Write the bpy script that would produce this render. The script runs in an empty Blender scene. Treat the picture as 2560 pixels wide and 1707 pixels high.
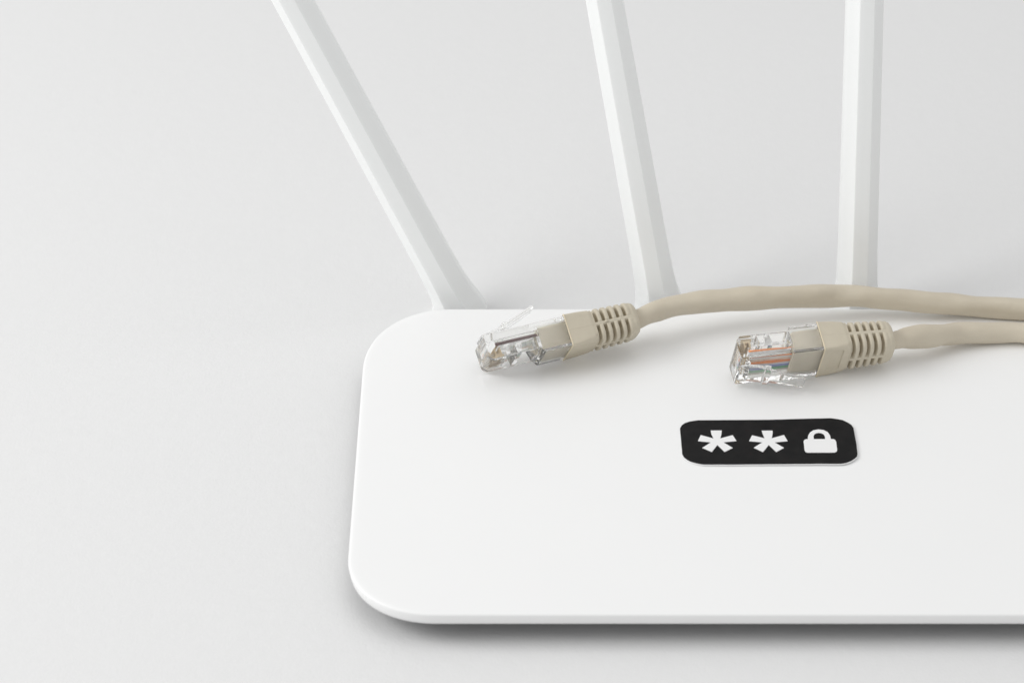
import bpy, bmesh, math, random
from mathutils import Vector, Matrix
from mathutils import noise as mnoise
random.seed(7)
# Everything below is measured in millimetres in the router-top frame; the last block scales it to metres.
ZT = 8.9            # height of the router's top face above the table
scene = bpy.context.scene
COL = scene.collection

# ------------------------------------------------------------------ camera
TH = math.radians(34.2)
DIST = 718.0
cd = bpy.data.cameras.new('camera')
cam = bpy.data.objects.new('camera', cd)
COL.objects.link(cam)
cam.location = (0, -DIST * math.cos(TH) * .001, (DIST * math.sin(TH) + ZT) * .001)
cam.rotation_euler = (math.pi / 2 - TH, 0, 0)
cd.sensor_width = 36.0
cd.lens = 7000 * 36 / 2560
cd.clip_start = 0.02
cd.clip_end = 20
cd.dof.use_dof = True
cd.dof.focus_distance = 0.704
cd.dof.aperture_fstop = 22
scene.camera = cam

# ------------------------------------------------------------------ light
world = bpy.data.worlds.new('World')
scene.world = world
world.use_nodes = True
bg = world.node_tree.nodes['Background']
bg.inputs['Color'].default_value = (1.0, 1.0, 1.0, 1)
bg.inputs['Strength'].default_value = 0.625

def area(name, loc, target, size, power, color=(1, 1, 1)):
    l = bpy.data.lights.new(name, 'AREA')
    l.shape = 'RECTANGLE'
    l.size, l.size_y = size
    l.energy = power
    l.color = color
    o = bpy.data.objects.new(name, l)
    COL.objects.link(o)
    o.location = loc
    o.rotation_euler = (Vector(target) - Vector(loc)).to_track_quat('-Z', 'Y').to_euler()
    return o
area('softbox', (-1.02, -0.16, 0.78), (0.03, -0.03, 0), (0.75, 0.7), 8.7, (1.0, 0.998, 0.99))
area('overhead_panel', (0.12, 0.0, 1.3), (0.05, 0, 0), (0.8, 0.8), 1.6, (1.0, 1.0, 1.0))

vs = scene.view_settings
vs.view_transform = 'Standard'
vs.look = 'None'
vs.exposure = 0
vs.gamma = 1
scene.render.engine = 'CYCLES'
cy = scene.cycles
cy.max_bounces = 24
cy.transmission_bounces = 20
cy.glossy_bounces = 12
cy.diffuse_bounces = 8
cy.transparent_max_bounces = 16
cy.caustics_refractive = True
cy.caustics_reflective = True
cy.blur_glossy = 0.3
try:
    cy.use_denoising = True
except Exception:
    pass

# ------------------------------------------------------------------ materials
def mat(name, color, rough=.5, ior=1.5, spec=.5, bump=None, mottle=None, trans=0, sss=0, metal=0):
    """bump = [(scale_per_mm, strength_mm)...]; mottle = (scale_per_mm, amount, second colour)"""
    m = bpy.data.materials.new(name)
    m.use_nodes = True
    nt = m.node_tree
    p = nt.nodes['Principled BSDF']
    p.inputs['Base Color'].default_value = (*color, 1)
    p.inputs['Roughness'].default_value = rough
    p.inputs['IOR'].default_value = ior
    p.inputs['Specular IOR Level'].default_value = spec
    p.inputs['Transmission Weight'].default_value = trans
    p.inputs['Metallic'].default_value = metal
    if sss:
        p.inputs['Subsurface Weight'].default_value = sss
        p.inputs['Subsurface Scale'].default_value = 0.0022
        p.inputs['Subsurface Radius'].default_value = (1, 1, 1)
    tc = nt.nodes.new('ShaderNodeTexCoord')
    if mottle:
        n = nt.nodes.new('ShaderNodeTexNoise')
        n.inputs['Scale'].default_value = mottle[0] * 1000
        n.inputs['Detail'].default_value = 5
        nt.links.new(tc.outputs['Object'], n.inputs['Vector'])
        mr = nt.nodes.new('ShaderNodeMapRange')
        mr.inputs[1].default_value = .3
        mr.inputs[2].default_value = .7
        mr.inputs[3].default_value = 0
        mr.inputs[4].default_value = mottle[1]
        nt.links.new(n.outputs['Fac'], mr.inputs[0])
        mx = nt.nodes.new('ShaderNodeMix')
        mx.data_type = 'RGBA'
        mx.inputs[6].default_value = (*color, 1)
        mx.inputs[7].default_value = (*mottle[2], 1)
        nt.links.new(mr.outputs[0], mx.inputs[0])
        nt.links.new(mx.outputs[2], p.inputs['Base Color'])
    if bump:
        prev = None
        for sc, st in bump:
            n = nt.nodes.new('ShaderNodeTexNoise')
            n.inputs['Scale'].default_value = sc * 1000
            n.inputs['Detail'].default_value = 3
            nt.links.new(tc.outputs['Object'], n.inputs['Vector'])
            b = nt.nodes.new('ShaderNodeBump')
            b.inputs['Strength'].default_value = 1
            b.inputs['Distance'].default_value = st * .001
            nt.links.new(n.outputs['Fac'], b.inputs['Height'])
            if prev:
                nt.links.new(prev.outputs[0], b.inputs['Normal'])
            prev = b
        nt.links.new(prev.outputs[0], p.inputs['Normal'])
    return m

M_paper = mat('table_paper', (.785, .786, .786), .85, spec=.15, bump=[(1.6, .06), (.5, .05), (.12, .12)], mottle=(.35, .5, (.768, .769, .769)))
M_white = mat('white_plastic', (.90, .902, .899), .42, spec=.35, bump=[(4, .004)], mottle=(.04, .6, (.89, .893, .891)))
M_ant = mat('antenna_plastic', (.905, .918, .912), .36, spec=.4, sss=.45, bump=[(3, .004)])
M_tray = mat('shade_darkened_underside', (.07, .071, .074), .6)  # near-black colour given to the hidden underside to deepen the shadow below it
M_beige = mat('beige_rubber', (.60, .545, .435), .52, spec=.35, bump=[(5, .02), (.7, .05)], mottle=(.5, .5, (.55, .495, .39)))
M_jacket_lit = mat('lightened_jacket_beige', (.72, .655, .53), .5, spec=.3, bump=[(.7, .05)], mottle=(.4, .5, (.69, .62, .49)))  # jacket beige lightened in colour to make up for light lost in the plug
M_lip = mat('cream_flash', (.78, .68, .50), .4, spec=.5)
M_jacket = mat('beige_jacket', (.61, .55, .44), .40, spec=.4, bump=[(.25, .25), (3, .012)], mottle=(.12, .7, (.57, .505, .40)))
M_glass = mat('clear_polycarbonate', (.985, .986, .978), .03, ior=1.40, trans=.97)
M_gold = mat('gold_contact', (.62, .50, .34), .4, metal=.8)
M_print = mat('black_print', (.010, .010, .0105), .6, spec=.12, bump=[(2, .01)], mottle=(.3, .7, (.018, .017, .017)))
M_card = mat('white_card', (.86, .86, .86), .7, spec=.2, bump=[(2, .01)])
WIRE = {'orange': (.95, .27, .03), 'pale_orange': (.82, .58, .45), 'blue': (.22, .27, .60), 'pale_blue': (.70, .74, .84),
        'green': (.16, .48, .25), 'pale_green': (.70, .78, .70), 'brown': (.10, .03, .028), 'pale_brown': (.72, .66, .60), 'white': (.82, .81, .78)}
M_wire = {k: mat(k + '_insulation', v, .4) for k, v in WIRE.items()}

# ------------------------------------------------------------------ helpers
def link(name, me, m, parent=None, smooth=False):
    o = bpy.data.objects.new(name, me)
    COL.objects.link(o)
    if m:
        me.materials.clear()
        me.materials.append(m)
    if smooth:
        me.polygons.foreach_set('use_smooth', [True] * len(me.polygons))
    if parent:
        o.parent = parent
    return o

def mesh(name, vf, m, parent=None, smooth=False):
    me = bpy.data.meshes.new(name)
    me.from_pydata(vf[0], [], vf[1])
    bm = bmesh.new()
    bm.from_mesh(me)
    bmesh.ops.recalc_face_normals(bm, faces=bm.faces)
    bm.to_mesh(me)
    bm.free()
    return link(name, me, m, parent, smooth)

def thing(name, label, cat, group=None):
    o = bpy.data.objects.new(name, None)
    COL.objects.link(o)
    o.empty_display_size = .01
    o['label'] = label
    o['category'] = cat
    if group:
        o['group'] = group
    return o

def loft(rings, cap0=True, cap1=True):
    n = len(rings[0])
    V = [p for r in rings for p in r]
    F = []
    for i in range(len(rings) - 1):
        a, b = i * n, (i + 1) * n
        for j in range(n):
            k = (j + 1) % n
            F.append((a + j, a + k, b + k, b + j))
    if cap0:
        F.append(tuple(range(n))[::-1])
    if cap1:
        F.append(tuple(range((len(rings) - 1) * n, len(rings) * n)))
    return V, F

def tube(pts, rad, n=12, noise_amp=0, closed=True):
    rings = []
    T0 = None
    up = Vector((0, 0, 1))
    for i, p in enumerate(pts):
        t = (pts[min(i + 1, len(pts) - 1)] - pts[max(i - 1, 0)]).normalized()
        s = t.cross(up)
        if s.length < .1:
            s = Vector((0, 1, 0))
        s.normalize()
        u = s.cross(t)
        r = rad(i / (len(pts) - 1)) if callable(rad) else rad
        ring = []
        for j in range(n):
            a = 2 * math.pi * j / n
            d = s * math.cos(a) + u * math.sin(a)
            q = p + d * r
            if noise_amp:
                q = q + d * noise_amp * mnoise.noise(Vector((q.x * .11, q.y * .30, q.z * .30)) + Vector((r, 0, 0)))
            ring.append(q[:])
        rings.append(ring)
    return loft(rings)

def catmull(P, step=.6):
    P = [Vector(p) for p in P]
    Q = [P[0] * 2 - P[1]] + P + [P[-1] * 2 - P[-2]]
    out = []
    for i in range(1, len(Q) - 2):
        a, b, c, d = Q[i - 1:i + 3]
        n = max(2, int((c - b).length / step))
        for k in range(n):
            t = k / n
            out.append(.5 * ((2 * b) + (c - a) * t + (2 * a - 5 * b + 4 * c - d) * t * t + (3 * b - a - 3 * c + d) * t ** 3))
    out.append(P[-1])
    return out

def box(x0, x1, y0, y1, z0, z1):
    V = [(x, y, z) for x in (x0, x1) for y in (y0, y1) for z in (z0, z1)]
    return V, [(0, 1, 3, 2), (4, 6, 7, 5), (0, 4, 5, 1), (2, 3, 7, 6), (0, 2, 6, 4), (1, 5, 7, 3)]

def prism(profile, y0, y1):
    """profile: (x, z) polygon extruded along y"""
    n = len(profile)
    V = [(x, y0, z) for x, z in profile] + [(x, y1, z) for x, z in profile]
    F = [tuple(range(n)), tuple(range(2 * n - 1, n - 1, -1))]
    F += [(i, n + i, n + (i + 1) % n, (i + 1) % n) for i in range(n)]
    return V, F

def merge(*vfs):
    V, F = [], []
    for v, f in vfs:
        k = len(V)
        V += list(v)
        F += [tuple(i + k for i in g) for g in f]
    return V, F

def bevelled(vf, w, seg=2):
    bm = bmesh.new()
    vs_ = [bm.verts.new(v) for v in vf[0]]
    for f in vf[1]:
        bm.faces.new([vs_[i] for i in f])
    bmesh.ops.recalc_face_normals(bm, faces=bm.faces)
    bm.normal_update()
    ed = [e for e in bm.edges if len(e.link_faces) == 2 and e.calc_face_angle(0) > .3]
    bmesh.ops.bevel(bm, geom=ed, offset=w, segments=seg, affect='EDGES', profile=.5, clamp_overlap=True)
    bm.verts.index_update()
    r = [v.co[:] for v in bm.verts], [tuple(v.index for v in f.verts) for f in bm.faces]
    bm.free()
    return r

def boolean(name, base, cutter):
    a = mesh('tmp_base', base, None)
    b = mesh('tmp_cut', cutter, None)
    md = a.modifiers.new('b', 'BOOLEAN')
    md.operation = 'DIFFERENCE'
    md.solver = 'EXACT'
    md.use_self = True
    md.object = b
    dg = bpy.context.evaluated_depsgraph_get()
    dg.update()
    me = bpy.data.meshes.new_from_object(a.evaluated_get(dg))
    me.name = name
    for o in (a, b):
        d = o.data
        bpy.data.objects.remove(o)
        bpy.data.meshes.remove(d)
    return me

# ------------------------------------------------------------------ table
S = 1600
tbl = mesh('tabletop', ([(-S, -900, -ZT), (S, -900, -ZT), (S, 2600, -ZT), (-S, 2600, -ZT)], [(0, 1, 2, 3)]), M_paper)
tbl['kind'] = 'structure'
tbl['label'] = 'pale grey matt paper surface under the router'

# ------------------------------------------------------------------ router
router = thing('router', 'white wireless router with rounded corners, thin rim and white aerials along its back edge', 'router')
X0, X1, Y0, Y1 = -37.75, 167.0, -108.75, 15.45
def outline(inset, n=28):
    """closed outline, counter clockwise, rounded corners fitted per corner"""
    pts = []
    for cx, cy_, a, b, st in ((X0, Y0, 21, 21, 180), (X1, Y0, 21, 21, 270), (X1, Y1, 22.5, 27.5, 0), (X0, Y1, 22.5, 27.5, 90)):
        sx = 1 if cx == X0 else -1
        sy = 1 if cy_ == Y0 else -1
        ox, oy = cx + sx * a, cy_ + sy * b
        ra, rb = max(a - inset, .5), max(b - inset, .5)
        for k in range(n + 1):
            t = math.radians(st + 90 * k / n)
            c, s = math.cos(t), math.sin(t)
            e = 2 / 2.12
            pts.append((ox + ra * math.copysign(abs(c) ** e, c), oy + rb * math.copysign(abs(s) ** e, s)))
    return pts
RT = 3.25
prof = [(9, 0), (5, -.0), (2.5, -.01), (1.2, -.03), (.6, -.08), (.27, -.18), (.08, -.34), (0, -.55), (.36, -RT + .42), (.46, -RT + .16), (.66, -RT), (1.4, -RT - .1)]
rings = [[(x, y, z) for x, y in outline(i)] for i, z in prof]
vf = loft(rings, True, True)
mesh('top_shell', vf, M_white, router, True)
prof2 = [(1.0, -RT - .12), (4.0, -RT - .4), (16, -RT - 1.2), (17.5, -ZT + 1.5), (18, -ZT + .02)]
mesh('base_tray', loft([[(x, y, z) for x, y in outline(i)] for i, z in prof2]), M_tray, router, True)

LEAN = math.radians(8)
def antenna(bx, lean_deg, label):
    """a faceted blade on a hinge at x = bx, folded back by LEAN and turned sideways by lean_deg"""
    t = math.radians(lean_deg)
    ux = Vector((1, 0, 0))
    up = Vector((0, math.sin(LEAN), math.cos(LEAN)))
    back = Vector((0, math.cos(LEAN), -math.sin(LEAN)))
    org = Vector((bx, 20.5, -5))
    def section(c, sx, w, f, d, y0=0.0):
        P = [(-f, y0), (f, y0), (w, y0 + d * .54), (w, y0 + d * .86), (w * .62, y0 + d), (-w * .62, y0 + d), (-w, y0 + d * .86), (-w, y0 + d * .54)]
        return [(c + sx * x + back * y)[:] for x, y in P]
    ax = up * math.cos(t) - ux * math.sin(t)
    sx = ux * math.cos(t) + up * math.sin(t)
    secs = [section(org + ax * q, sx, w, f, d, y) for q, w, f, d, y in
            ((-5, 6.7, 3.1, 10.6, -.2), (-2.5, 6.7, 3.1, 10.6, -.2), (-.5, 6.45, 2.9, 10.5, -.15), (1.5, 6.0, 2.5, 10.3, -.1), (4, 5.6, 2.3, 10.1, 0), (7, 5.3, 2.1, 10, 0), (15, 5.1, 2.0, 9.9, 0), (40, 4.95, 1.95, 9.6, 0),
             (90, 4.66, 1.85, 9.3, 0), (150, 4.5, 1.75, 9, 0), (154, 4.2, 1.6, 8.2, .4), (156, 3.6, 1.3, 7, 1), (157, 2.4, .9, 5, 2))]
    o = mesh('antenna', bevelled(loft(secs), .14, 2), M_ant, router, False)
    o['label'] = label
    hs = [section(org + up * q, ux, 6.6 - g, 2.6 - g * .4, 9.2 - g, .9 + g * .5) for q, g in ((-8, 1), (-7.4, .3), (-5, 0), (-3, .0), (-2, .12), (-1, .5), (-.3, 1.2), (.1, 2.2))]
    mesh('hinge', bevelled(loft(hs), .14, 2), M_ant, o, False)
antenna(-14.66, 25.7, 'aerial leaning far to the left')
antenna(38.98, 10.5, 'aerial leaning slightly to the left')
antenna(91.41, 1.68, 'upright aerial')

# ------------------------------------------------------------------ sticker
stk = thing('sticker', 'black rectangular sticker with two white asterisks and a padlock on the router top', 'sticker')
OUT = [(41.16, -38.3), (41.66, -37.01), (42.46, -36.08), (43.7, -35.41), (45.79, -34.89), (54.83, -34.86), (63.32, -34.82), (70.09, -34.48), (78.39, -34.22), (80.1, -34.6), (81.36, -35.04), (82.56, -36.16), (83.23, -37.01), (83.65, -38.3), (83.67, -41.24), (83.66, -45.61), (83.57, -49.21), (83.29, -50.29), (82.56, -51.18), (81.62, -52.07), (80.48, -52.79), (79.17, -53.14), (72.79, -53.11), (61.07, -53.21), (53.61, -53.32), (45.95, -53.25), (44.49, -52.79), (43.03, -52.07), (42.22, -51.36), (41.53, -50.29), (41.16, -49.03), (41.17, -45.97), (41.18, -42.33), (41.13, -40.14)]
ST1 = [(48.62, -39.29), (51.33, -39.29), (51.15, -40.87), (50.78, -42.59), (53.87, -41.24), (54.67, -43.72), (51.45, -44.23), (53.58, -46.55), (51.46, -48.21), (49.88, -45.32), (48.38, -48.21), (46.12, -46.51), (48.36, -44.23), (45.24, -43.72), (46.09, -41.16), (49.1, -42.59), (48.7, -40.87)]
ST2 = [(61.09, -39.4), (63.77, -39.4), (63.64, -40.87), (63.33, -42.59), (66.39, -41.24), (67.11, -43.86), (63.89, -44.34), (65.99, -46.58), (63.96, -48.31), (62.36, -45.39), (60.75, -48.31), (58.61, -46.51), (60.88, -44.3), (57.68, -43.79), (58.61, -41.31), (61.54, -42.59), (61.24, -40.87)]
SHK = [(72.07, -42.99), (72.13, -42.33), (72.32, -41.42), (72.86, -40.21), (73.8, -39.29), (75.02, -38.96), (76.3, -39.26), (77.19, -40.14), (77.61, -41.42), (77.67, -42.33), (77.66, -43.0), (76.28, -43.0), (76.33, -41.97), (76.14, -41.16), (75.71, -40.65), (75.0, -40.43), (74.29, -40.61), (73.82, -41.09), (73.58, -41.79), (73.52, -42.99)]
LCK = [(70.95, -43.97), (71.18, -43.36), (71.64, -43.0), (78.32, -43.0), (78.71, -43.43), (78.86, -44.16), (78.79, -47.59), (78.53, -48.28), (78.01, -48.6), (71.48, -48.6), (71.03, -48.28), (70.88, -47.59)]
def lift(x, y):      # the card lies almost flat; its lower right side has come up a little
    return .02 + .004 * (x - 41) + .006 * (-34 - y)
def slab(poly, z0, z1, dx=0, dy=0, dense=True):
    P = []
    n = len(poly)
    for i in range(n):
        a, b = Vector(poly[i]), Vector(poly[(i + 1) % n])
        k = max(1, int((b - a).length / 1.5)) if dense else 1
        for j in range(k):
            q = a.lerp(b, j / k)
            if dense:
                q += Vector((mnoise.noise(Vector((q.x, q.y, 3))), mnoise.noise(Vector((q.x, q.y, 9))))) * .05
            P.append((q.x + dx, q.y + dy))
    bm = bmesh.new()
    v = [bm.verts.new((x, y, 0)) for x, y in P]
    f = bm.faces.new(v)
    bmesh.ops.triangulate(bm, faces=[f])
    bm.verts.index_update()
    F = [tuple(q.index for q in g.verts) for g in bm.faces]
    bm.free()
    N = len(P)
    V = [(x, y, z0 + lift(x, y)) for x, y in P] + [(x, y, z1 + lift(x, y)) for x, y in P]
    FF = [tuple(reversed(g)) for g in F] + [tuple(i + N for i in g) for g in F] + [(i, (i + 1) % N, N + (i + 1) % N, N + i) for i in range(N)]
    return V, FF
CARD_T = .26
mesh('card', slab(OUT, .02, CARD_T, .05, -.12), M_card, stk)
mesh('black_print', slab(OUT, CARD_T + .01, CARD_T + .03), M_print, stk)
mesh('asterisk', slab(ST1, CARD_T + .04, CARD_T + .06, dense=False), M_card, stk)
mesh('asterisk', slab(ST2, CARD_T + .04, CARD_T + .06, dense=False), M_card, stk)
mesh('padlock', merge(slab(SHK, CARD_T + .04, CARD_T + .06, dense=False), slab(LCK, CARD_T + .04, CARD_T + .06, dense=False)), M_card, stk)

# ------------------------------------------------------------------ network cables
# local frame of a plug: +x runs towards the boot, +z is the latch side, y is the 11.7 mm width
L = 21.5
def housing_mesh():
    prof = [(.35, 4.0), (0, 3.6), (0, -1.3), (.25, -1.9), (1.1, -2.65), (13.5, -2.65), (14.25, -4.0), (L - .02, -4.0), (L - .02, 4.0)]
    body = bevelled(prism(prof, -5.85, 5.85), .28, 2)
    cut = [box(13.95, L + 2, -5.15, 5.15, -3.2, 2.95)]                       # pocket for the cable jacket
    cut.append(box(2.5, 14.6, -4.45, 4.45, .55, 1.95))                      # channel for the eight wires
    cut.append(prism([(5.3, -3), (5.9, -.35), (7.2, -.35), (7.5, -3)], -4.9, 4.9))
    cut.append(prism([(8.5, -3), (9.1, -.1), (12.3, -.1), (13.0, -3)], -4.9, 4.9))
    for k in range(8):
        y = -3.57 + 1.02 * k
        cut.append(box(-.5, 4.75, y - .21, y + .21, -3.2, -1.15))
    cut.append(prism([(2.35, 4.6), (2.05, 2.5), (2.5, 2.5), (2.95, 4.6)], -3.3, 3.3))   # groove behind the latch root
    return boolean('connector_housing', body, merge(*cut))

def latch_vf():
    # centre line (x, z), half width, half thickness
    st = [(.25, 4.36, 3.0, .30), (1.6, 4.52, 3.1, .40), (3.2, 4.75, 3.1, .46), (5.0, 5.15, 3.05, .48), (6.2, 5.6, 3.1, .50), (6.4, 5.72, 3.3, .74), (7.5, 6.12, 3.3, .74),
          (7.75, 6.2, 2.35, .52), (10, 7.05, 2.1, .50), (13, 8.2, 2.0, .48), (15.5, 9.15, 1.95, .44), (15.9, 9.28, 1.7, .32)]
    rings = []
    for i, (x, z, w, t) in enumerate(st):
        a, b = st[max(i - 1, 0)], st[min(i + 1, len(st) - 1)]
        d = Vector((b[0] - a[0], b[1] - a[1])).normalized()
        nx, nz = -d.y * t, d.x * t
        rings.append([(x + nx, w, z + nz), (x + nx, -w, z + nz), (x - nx, -w, z - nz), (x - nx, w, z - nz)])
    return bevelled(loft(rings), .12, 2)

def rrect(hy, hz, r, N):
    """N points on a rounded rectangle, equal share per quadrant, starting at the middle of the +y face; with normals"""
    r = min(r, hy - .01, hz - .01)
    q = []
    l1, la, l2 = hz - r, r * math.pi / 2, hy - r
    tot = l1 + la + l2
    m = N // 4
    for k in range(m):
        s = tot * k / m
        if s < l1:
            p, nn = (hy, s), (1, 0)
        elif s < l1 + la:
            a = (s - l1) / r
            p, nn = (hy - r + r * math.cos(a), hz - r + r * math.sin(a)), (math.cos(a), math.sin(a))
        else:
            p, nn = (hy - r - (s - l1 - la), hz), (0, 1)
        q.append((p, nn, s, tot - s))
    out = [(p, nn, s, e) for p, nn, s, e in q]
    # mirrored quadrants keep face centres aligned
    q2 = []
    for k in range(m):
        s = tot * (m - k) / m
        if s < l1:
            p, nn = (hy, s), (1, 0)
        elif s < l1 + la:
            a = (s - l1) / r
            p, nn = (hy - r + r * math.cos(a), hz - r + r * math.sin(a)), (math.cos(a), math.sin(a))
        else:
            p, nn = (hy - r - (s - l1 - la), hz), (0, 1)
        q2.append(((-p[0], p[1]), (-nn[0], nn[1]), s, tot - s))
    out += q2
    out += [((-p[0], -p[1]), (-nn[0], -nn[1]), s, e) for p, nn, s, e in q]
    out += [((p[0] * -1, -p[1]), (nn[0] * -1, -nn[1]), s, e) for p, nn, s, e in q2]
    return out

def smooth(a, b, x):
    t = min(1, max(0, (x - a) / (b - a)))
    return t * t * (3 - 2 * t)

def lerpk(keys, x):
    for (a, va), (b, vb) in zip(keys, keys[1:]):
        if x <= b:
            t = max(0, (x - a) / (b - a))
            return [p + (q - p) * t for p, q in zip(va, vb)]
    return list(keys[-1][1])

def boot_vf():
    N = 288
    xs = []
    x = L
    while x < L + 19.35:
        xs.append(x)
        x += .06
    keys = [(L, (6.08, 4.12, .25)), (L + .12, (6.22, 4.24, .3)), (L + .5, (6.20, 4.22, .4)), (L + 3.5, (6.08, 4.2, .7)), (L + 6.4, (5.85, 4.15, 1.4)), (L + 7.2, (5.65, 4.1, 2.2)),
            (L + 7.8, (5.6, 4.35, 2.5)), (L + 12, (5.35, 4.3, 2.6)), (L + 16.8, (5.05, 4.25, 2.7)), (L + 18.1, (4.95, 4.2, 2.8)), (L + 18.8, (4.7, 4.0, 2.9)), (L + 19.2, (4.3, 3.7, 3.0)), (L + 19.36, (3.7, 3.4, 3.1))]
    rings = []
    for x in xs:
        hy, hz, r = lerpk(keys, x)
        depth_x = 0
        scal = 0
        for k in range(5):
            c = L + 7.95 + 1.95 * k
            depth_x = max(depth_x, smooth(.52, .38, abs(x - c)))
        # rings are slightly crowned between the slots
        if L + 7.2 < x < L + 17.4:
            ph = (x - (L + 7.95)) / 1.95
            scal = .16 * (1 - math.cos(2 * math.pi * ph)) / 2
        ring = []
        for p, nn, s, e in rrect(hy, hz, r, N):
            # s: distance from the middle of the side face, e: distance from the middle of the wide face
            barm = smooth(.42, .66, s) * smooth(.45, .72, e)
            d = depth_x * barm * 2.3
            off = scal * barm - d
            off += .07 * smooth(.14, .05, s) * (1 if L + .3 < x < L + 19 else 0)       # mould seam along the narrow faces
            if p[1] > 0 and e < 20 and nn[1] > .95:                                   # shallow panel under the latch
                u = smooth(L + 1.95, L + 2.05, x) * smooth(L + 5.35, L + 5.25, x) * smooth(4.05, 3.95, abs(p[0] - .6))
                off -= .35 * u
            ring.append((x, p[0] + nn[0] * off, p[1] + nn[1] * off))
        rings.append(ring)
    return loft(rings)

def contact_vf():
    pr = [(1.5, -2.3), (1.5, -1.85), (1.9, -1.6), (1.9, .2), (2.25, .2), (2.4, -1.3), (3.1, -1.3), (3.25, .2), (3.6, .2), (3.75, -1.6), (4.2, -1.8), (4.2, -2.3)]
    return prism(pr, -.11, .11)

ME_h = housing_mesh()
ME_latch = None
bootdata = boot_vf()

def cable(name_label, pos, rot, wires, path, nub):
    root = thing('network_cable', name_label, 'network cable', 'network cables lying on the router')
    R = Matrix(rot).transposed()            # orthonormalise
    x = Vector(Matrix(rot).col[0]).normalized()
    z = Vector(Matrix(rot).col[2])
    z = (z - x * z.dot(x)).normalized()
    y = z.cross(x)
    M = Matrix((x, y, z)).transposed().to_4x4()
    M.translation = Vector(pos)
    root.matrix_world = M
    inv = M.inverted()
    h = link('connector_housing', ME_h, M_glass, root)
    for k in range(8):
        yy = -3.57 + 1.02 * k
        c = mesh('contact', contact_vf(), M_gold, h)
        c.location = (0, yy, 0)
        pts = [Vector((2.7, yy, 1.2)), Vector((5.5, yy + .06 * math.sin(k * 1.7), 1.2)), Vector((9, yy * .98 + .12 * math.sin(k * 2.9), 1.22 + .12 * math.sin(k * 2.1))), Vector((12, yy * .93 + .10 * math.sin(k * 4.3), 1.25)), Vector((14.6, yy * .88, 1.25))]
        mesh('wire', tube(catmull(pts, .8), .40, 14), M_wire[wires[k]], h, True)
    # flattened end of the jacket inside the housing
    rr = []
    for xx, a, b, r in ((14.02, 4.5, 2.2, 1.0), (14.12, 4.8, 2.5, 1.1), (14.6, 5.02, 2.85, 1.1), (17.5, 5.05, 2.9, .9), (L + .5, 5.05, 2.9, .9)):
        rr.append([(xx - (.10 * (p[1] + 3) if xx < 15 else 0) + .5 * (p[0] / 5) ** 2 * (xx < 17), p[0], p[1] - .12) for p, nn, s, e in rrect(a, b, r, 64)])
    mesh('jacket_end', loft(rr), M_jacket_lit, h, True)
    mesh('latch', latch_vf(), M_glass, root)
    b = mesh('strain_relief_boot', bootdata, M_beige, root, True)
    lip = [[(L + a, p[0], p[1]) for p, nn, u, e in rrect(6.18 + g, 4.2 + g, .3, 96)] for a, g in ((-.1, -.12), (-.16, .02), (-.1, .12), (.06, .14), (.16, .02))]
    mesh('lip', loft(lip, False, False), M_lip, b, True)
    if nub:
        bm = bmesh.new()
        bmesh.ops.create_icosphere(bm, subdivisions=2, radius=.42)
        V = [(v.co.x * 1.2 + L + 10.4, v.co.y * .8 - 5.62, v.co.z * .8 + .05) for v in bm.verts]
        V = [(a + .1 * mnoise.noise(Vector((a, b_, c)) * 3), b_, c) for a, b_, c in V]
        F = [tuple(v.index for v in f.verts) for f in bm.faces]
        bm.free()
        mesh('moulding_flash', (V, F), M_beige, b, True)
    start = [M @ Vector((L + 16.9, 0, 0)), M @ Vector((L + 18.4, 0, 0)), M @ Vector((L + 20.0, 0, 0))]
    P = catmull(start + [Vector(p) for p in path], .7)
    total = len(P)
    def rad(t):
        xx = P[min(total - 1, int(t * (total - 1)))].x
        return RADF(xx, root)
    def RADF(xx, root):
        base = 2.86
        for c, w, a in DENTS[name_label]:
            base += a * math.exp(-((xx - c) / w) ** 2)
        return base
    V, F = tube(P, rad, 40, .45)
    V = [(inv @ Vector(v))[:] for v in V]
    mesh('cable_jacket', (V, F), M_jacket, root, True)
    return root

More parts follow.
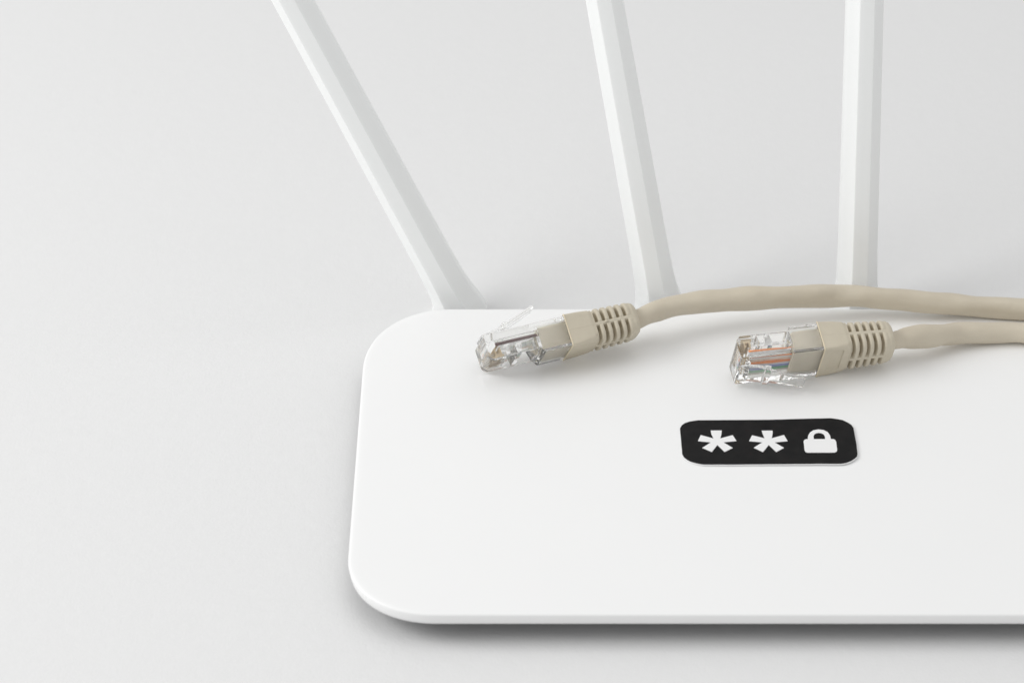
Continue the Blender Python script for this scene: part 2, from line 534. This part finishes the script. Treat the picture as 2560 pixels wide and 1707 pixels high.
LAB1 = 'beige network cable arching near the back edge, its clear plug nearest the leftmost aerial'
LAB2 = 'beige network cable whose clear plug shows orange and green wires, just above the black sticker'
DENTS = {LAB1: [(31, 5, -.45), (62, 6, .1), (78, 9, .12)], LAB2: [(95, 3.5, -.75), (104, 4, .12), (126, 8, -.2)]}
cable(LAB1, (-7.212, -16.707, 6.76),
      [[0.93803, -0.18793, -0.29118], [0.34476, 0.59134, 0.72901], [0.03518, -0.78422, 0.61949]],
      ['brown', 'white', 'pale_green', 'pale_blue', 'white', 'pale_green', 'pale_orange', 'pale_orange'],
      [(36.72, 1.05, 8.60), (42.42, 3.33, 8.80), (53.89, 6.43, 8.60), (65.44, 8.16, 8.00), (79.32, 10.32, 7.20), (89.15, 11.54, 6.40), (105.11, 11.47, 4.60), (118.46, 11.52, 3.30), (132.60, 10.64, 2.90),
       (148, 9.5, 2.95), (163, 8, 2.6), (176, 6, -2.5), (190, 3, -10.5), (206, -1, -ZT + 3.1), (240, -9, -ZT + 3.0)], True)
cable(LAB2, (55.355, -19.009, 7.83),
      [[0.97645, 0.09683, 0.19279], [0.21488, -0.35679, -0.90914], [-0.01924, 0.92915, -0.36919]],
      ['pale_brown', 'green', 'blue', 'pale_blue', 'orange', 'pale_orange', 'white', 'orange'],
      [(97.44, -8.98, 6.70), (102.83, -6.58, 6.00), (106.96, -4.96, 5.10), (113.96, -1.96, 3.90), (124.73, -0.17, 2.90), (130.96, -0.32, 2.80),
       (146, -2.5, 2.9), (162, -6, 2.6), (175, -10, -2.5), (189, -15, -10.5), (205, -21, -ZT + 3.1), (240, -34, -ZT + 3.0)], False)

# ------------------------------------------------------------------ millimetres to metres, table at z = 0
bpy.context.view_layer.update()
K = .001
done = set()
for o in list(COL.objects):
    if o.type not in ('MESH', 'EMPTY'):
        continue
    if o.type == 'MESH' and o.data.name not in done:
        o.data.transform(Matrix.Scale(K, 4))
        done.add(o.data.name)
    if o.parent is None:
        o.location = (Vector(o.location) + Vector((0, 0, ZT))) * K
    else:
        o.location = Vector(o.location) * K
# the router's empty stands at its base, in the middle of the body
for o, off in ((router, Vector(((X0 + X1) / 2, (Y0 + Y1) / 2, -ZT))), (stk, Vector((62.4, -43.9, 0)))):
    o.location = o.location + off * K
    for c in o.children:
        c.location = c.location - off * K
